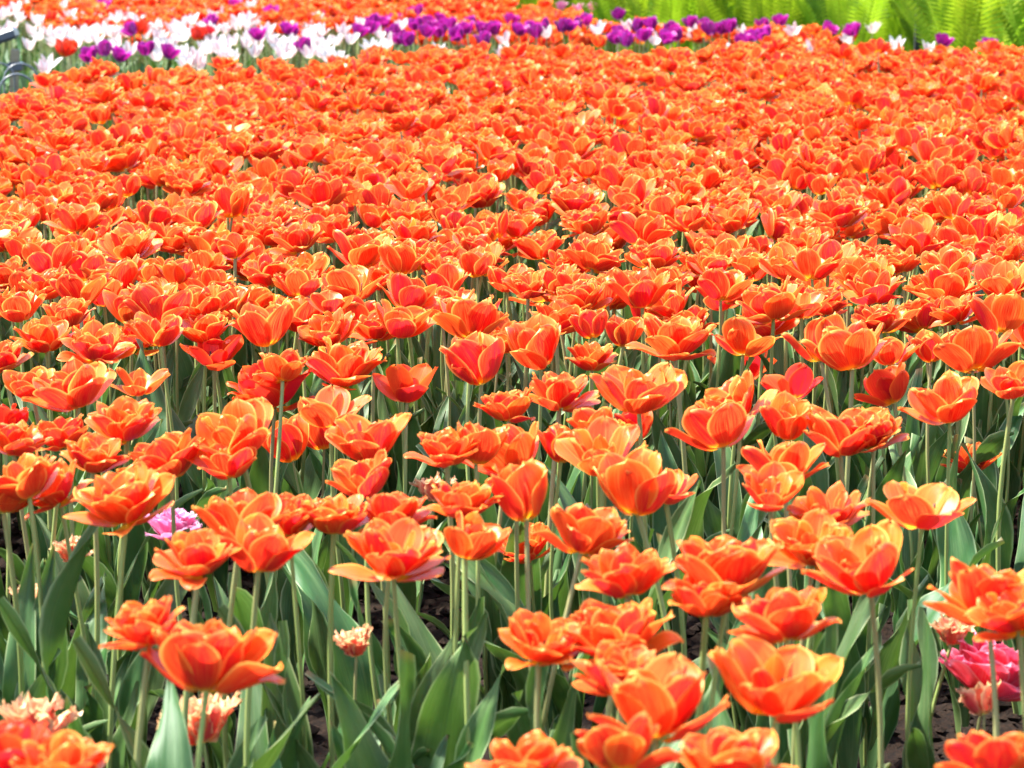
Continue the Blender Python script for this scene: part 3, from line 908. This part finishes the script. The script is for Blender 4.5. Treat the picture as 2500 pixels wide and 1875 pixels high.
for x, y in spots(PURPLE):
    tag(tulip('purple_tulip', x, y, 0.50 + rgw.gauss(0, .012), 0.067, 'U', 'purple', rgw, leaves=2, joined=True, tilt=12),
        'deep purple tulip, ' + backdrop(y) + beside(x, y), 'tulip', 'purple tulips in the band')
for x, y in spots(RED):
    tag(tulip('red_tulip', x, y, 0.50, 0.080, 'U', 'red', rgw, leaves=2, joined=True, tilt=12),
        'bright red tulip among the white and purple ones', 'tulip', 'red tulips in the band')
for x, y in spots(FARPINK):
    tag(tulip('pink_tulip', x, y, 0.50, 0.062, 'U', 'lightpink', rgw, leaves=2, joined=True),
        'pale pink tulip at the edge of the ferns', 'tulip', 'pink tulips by the ferns')
for i, l in enumerate(LOW.strip().split('\n')):
    a = l.split(); x, y, h, d = map(float, a[:4])
    if a[4] == 'F':
        tag(tulip('fringed_tulip', x, y, h, max(.045, d * (1.5 if y < 2.8 and x < 0 else 1.1)), 'F', 'fringe', rgw, leaves=2, tilt=12, leaf_len=0.35 if x > .36 else 0.7, leaf_az=R(90)), 'peach and pink fringed tulip blooming low under the orange ones', 'tulip', 'fringed tulips low in the bed')
    else:
        light = i == 0
        tag(tulip('pink_tulip', x, y, h + (0 if light else .004), d * (1.15 if light else 1.35), 'P', 'lightpink' if light else 'pink', rgw, leaves=2, tilt=6, leaf_len=0.6, leaf_az=R(60)),
            'light pink double tulip low behind a shaggy orange one' if light else 'hot pink double tulip above a peach fringed tulip', 'tulip')

# green foliage clumps without blooms, left of the band
for k in range(46):
    x = rgw.uniform(-2.75, -1.35); y = rgw.uniform(9.8, 13.4)
    if x > -1.75 and y < 10.1: continue
    o = link('leaf_clump', None); o.location = (x, y, 0)
    for i in range(5):
        lf = rgw.uniform(.26, .42)
        link('leaf', LEAF_M[rgw.randrange(12)], o, T((0, 0, -.01)) @ RZ(rgw.uniform(0, 6.28)) @ Matrix.Diagonal((lf, lf * 1.2, lf, 1)))
    tag(o, 'green clump of tulip leaves without a bloom beside the white tulips', 'leaves', 'bloomless leaf clumps')

# ---------------------------------------------------------------- ferns
def frond_geo(rg):
    V, F, UV = [], [], []
    n = 46; L = 1.0
    t0, t1 = rg.uniform(80, 86), rg.uniform(35, 62)
    r = 0.0; z = 0.0; pts = []
    for j in range(n + 1):
        v = j / n; t = R(t0 + (t1 - t0) * v ** 2.2)
        pts.append((r, z, t)); r += math.cos(t) * L / n; z += math.sin(t) * L / n
    tw = rg.uniform(-.5, .5)
    for j in range(n):
        (r0, z0, t), (r1, z1, _) = pts[j], pts[j + 1]; w = 0.006 * (1 - j / n) + 0.0012; b = len(V)
        V += [(r0, -w, z0), (r0, w, z0), (r1, w, z1), (r1, -w, z1)]; UV += [(.5, j / n)] * 4; F.append((b, b + 1, b + 2, b + 3))
        v = j / n
        if v < 0.10: continue
        ln = 0.10 * math.sin(math.pi * min(1, (v - .06) / .94) ** 0.85) ** 0.8 + .008
        for s in (-1, 1):
            q = ln * rg.uniform(.9, 1.08); pw = 0.0075
            dx, dz = math.cos(t), math.sin(t); nx, nz = -dz, dx
            def P(a, l, dr): return (r0 + dx * (a + l * .35) + nx * dr, s * l, z0 + dz * (a + l * .35) + nz * dr)
            b = len(V); fold = .12 * q
            V += [P(-pw, 0, 0), P(pw, 0, 0), P(pw, q * .55, fold), P(-pw, q * .55, fold), P(0, q, fold * .4)]
            UV += [(0, v), (0, v), (.6, v), (.6, v), (1, v)]
            F.append((b, b + 1, b + 2, b + 3)); F.append((b + 3, b + 2, b + 4))
    return V, F, UV
rgfern = random.Random(8)
FROND = [mesh_of('frond', frond_geo(rgfern), M['fern'], False) for _ in range(7)]
FE = [(-0.3, 16.2), (0.15, 14.9), (0.5, 13.9), (0.9, 13.2), (1.6, 12.7), (1.9, 11.7), (2.3, 11.25), (3.2, 10.9)]
def fern_edge(x):
    for (a, b), (c, d) in zip(FE, FE[1:]):
        if a <= x <= c: return b + (d - b) * (x - a) / (c - a)
    return FE[-1][1]
fp = []
tr = 0
while len(fp) < 80 and tr < 6000:
    tr += 1
    x = rgfern.uniform(-.3, 3.6); y = fern_edge(min(x, 3.2)) + rgfern.random() ** 1.4 * 3.2
    if any((x - a) ** 2 + (y - b) ** 2 < .26 ** 2 for a, b in fp): continue
    fp.append((x, y))
for x, y in fp:
    o = link('fern', None); o.location = (x, y, -0.03)
    nf = rgfern.randint(9, 13); a0 = rgfern.uniform(0, 6.28); sz = rgfern.uniform(.85, 1.15)
    for i in range(nf):
        s = sz * rgfern.uniform(.85, 1.12)
        link('frond', FROND[rgfern.randrange(7)], o, RZ(a0 + 6.283 * i / nf + rgfern.gauss(0, .2)) @ T((.02, 0, 0)) @ RY(R(rgfern.gauss(4, 6))) @ S4(s, 4))
    row = 'in the front row against the tulips' if y - fern_edge(min(x, 3.2)) < .55 else 'behind the front row of ferns'
    tag(o, ('tall ' if sz > 1.0 else 'lower ') + 'bright green feathery fern ' + row, 'fern', 'ferns behind the bed')

# ---------------------------------------------------------------- bed edging and lamp at the bed's left corner
def hoop_mesh(w, h, rad):
    pts = [(-w / 2, 0, -.05)] + [(-w / 2 * math.cos(a), 0, h - w / 2 + w / 2 * math.sin(a)) for a in np.linspace(0, math.pi, 17)] + [(w / 2, 0, -.05)]
    V, F = [], []; n = 8
    for k, p in enumerate(pts):
        a, b = Vector(pts[max(k - 1, 0)]), Vector(pts[min(k + 1, len(pts) - 1)]); d = (b - a).normalized(); e = Vector((0, 1, 0)); f = d.cross(e)
        for i in range(n):
            t = 6.2832 * i / n; V.append(tuple(Vector(p) + e * rad * math.cos(t) * 1.5 + f * rad * math.sin(t)))
    for k in range(len(pts) - 1):
        for i in range(n):
            j = (i + 1) % n; F.append((k * n + i, k * n + j, (k + 1) * n + j, (k + 1) * n + i))
    return mesh_of('hoop_edging', (V, F, None), M['metal'])
HM = hoop_mesh(.13, .49, .0042)
for x, y, rz in ((-2.03, 10.15, 12), (-1.93, 10.10, 12), (-1.84, 9.55, 12)):
    o = link('hoop_edging', HM); o.location = (x, y, 0); o.rotation_euler = (0, 0, R(rz))
    tag(o, 'grey metal hoop of low edging at the corner of the bed', 'edging', 'grey hoops of the bed edging')


def box_geo(sx, sy, sz, bev=.004):
    V, F = [], []
    for z, k in ((0, -bev), (bev, 0), (sz - bev, 0), (sz, -bev)):
        for a, b in ((-1, -1), (1, -1), (1, 1), (-1, 1)): V.append((a * (sx / 2 + k), b * (sy / 2 + k), z))
    for l in range(3):
        for i in range(4):
            j = (i + 1) % 4; F.append((l * 4 + i, l * 4 + j, l * 4 + 4 + j, l * 4 + 4 + i))
    F += [(3, 2, 1, 0), (12, 13, 14, 15)]
    return V, F, None
lp = link('garden_lamp', None); lp.location = (-2.10, 10.7, 0)
link('post', mesh_of('post', box_geo(.034, .034, .53), M['wood'], False), lp, T((0, 0, -.02)) @ RY(R(4)))
link('bracket', mesh_of('bracket', box_geo(.06, .05, .035), M['bluegrey'], False), lp, T((.035, 0, .42)))
link('lamp_head', mesh_of('lamp_head', box_geo(.13, .09, .05, .012), M['bluegrey'], False), lp, T((-.01, 0, .535)) @ RY(R(-18)))
tag(lp, 'short garden lamp with a slanted blue-grey head on a tan post', 'lamp')
sp = link('garden_stake', None); sp.location = (1.92, 12.2, 0)
link('post', mesh_of('post', box_geo(.03, .03, .66), M['black'], False), sp, T((0, 0, -.02)))
link('cap', mesh_of('cap', box_geo(.06, .06, .04, .01), M['black'], False), sp, T((0, 0, .64)))
tag(sp, 'thin black stake standing in front of the ferns', 'stake')
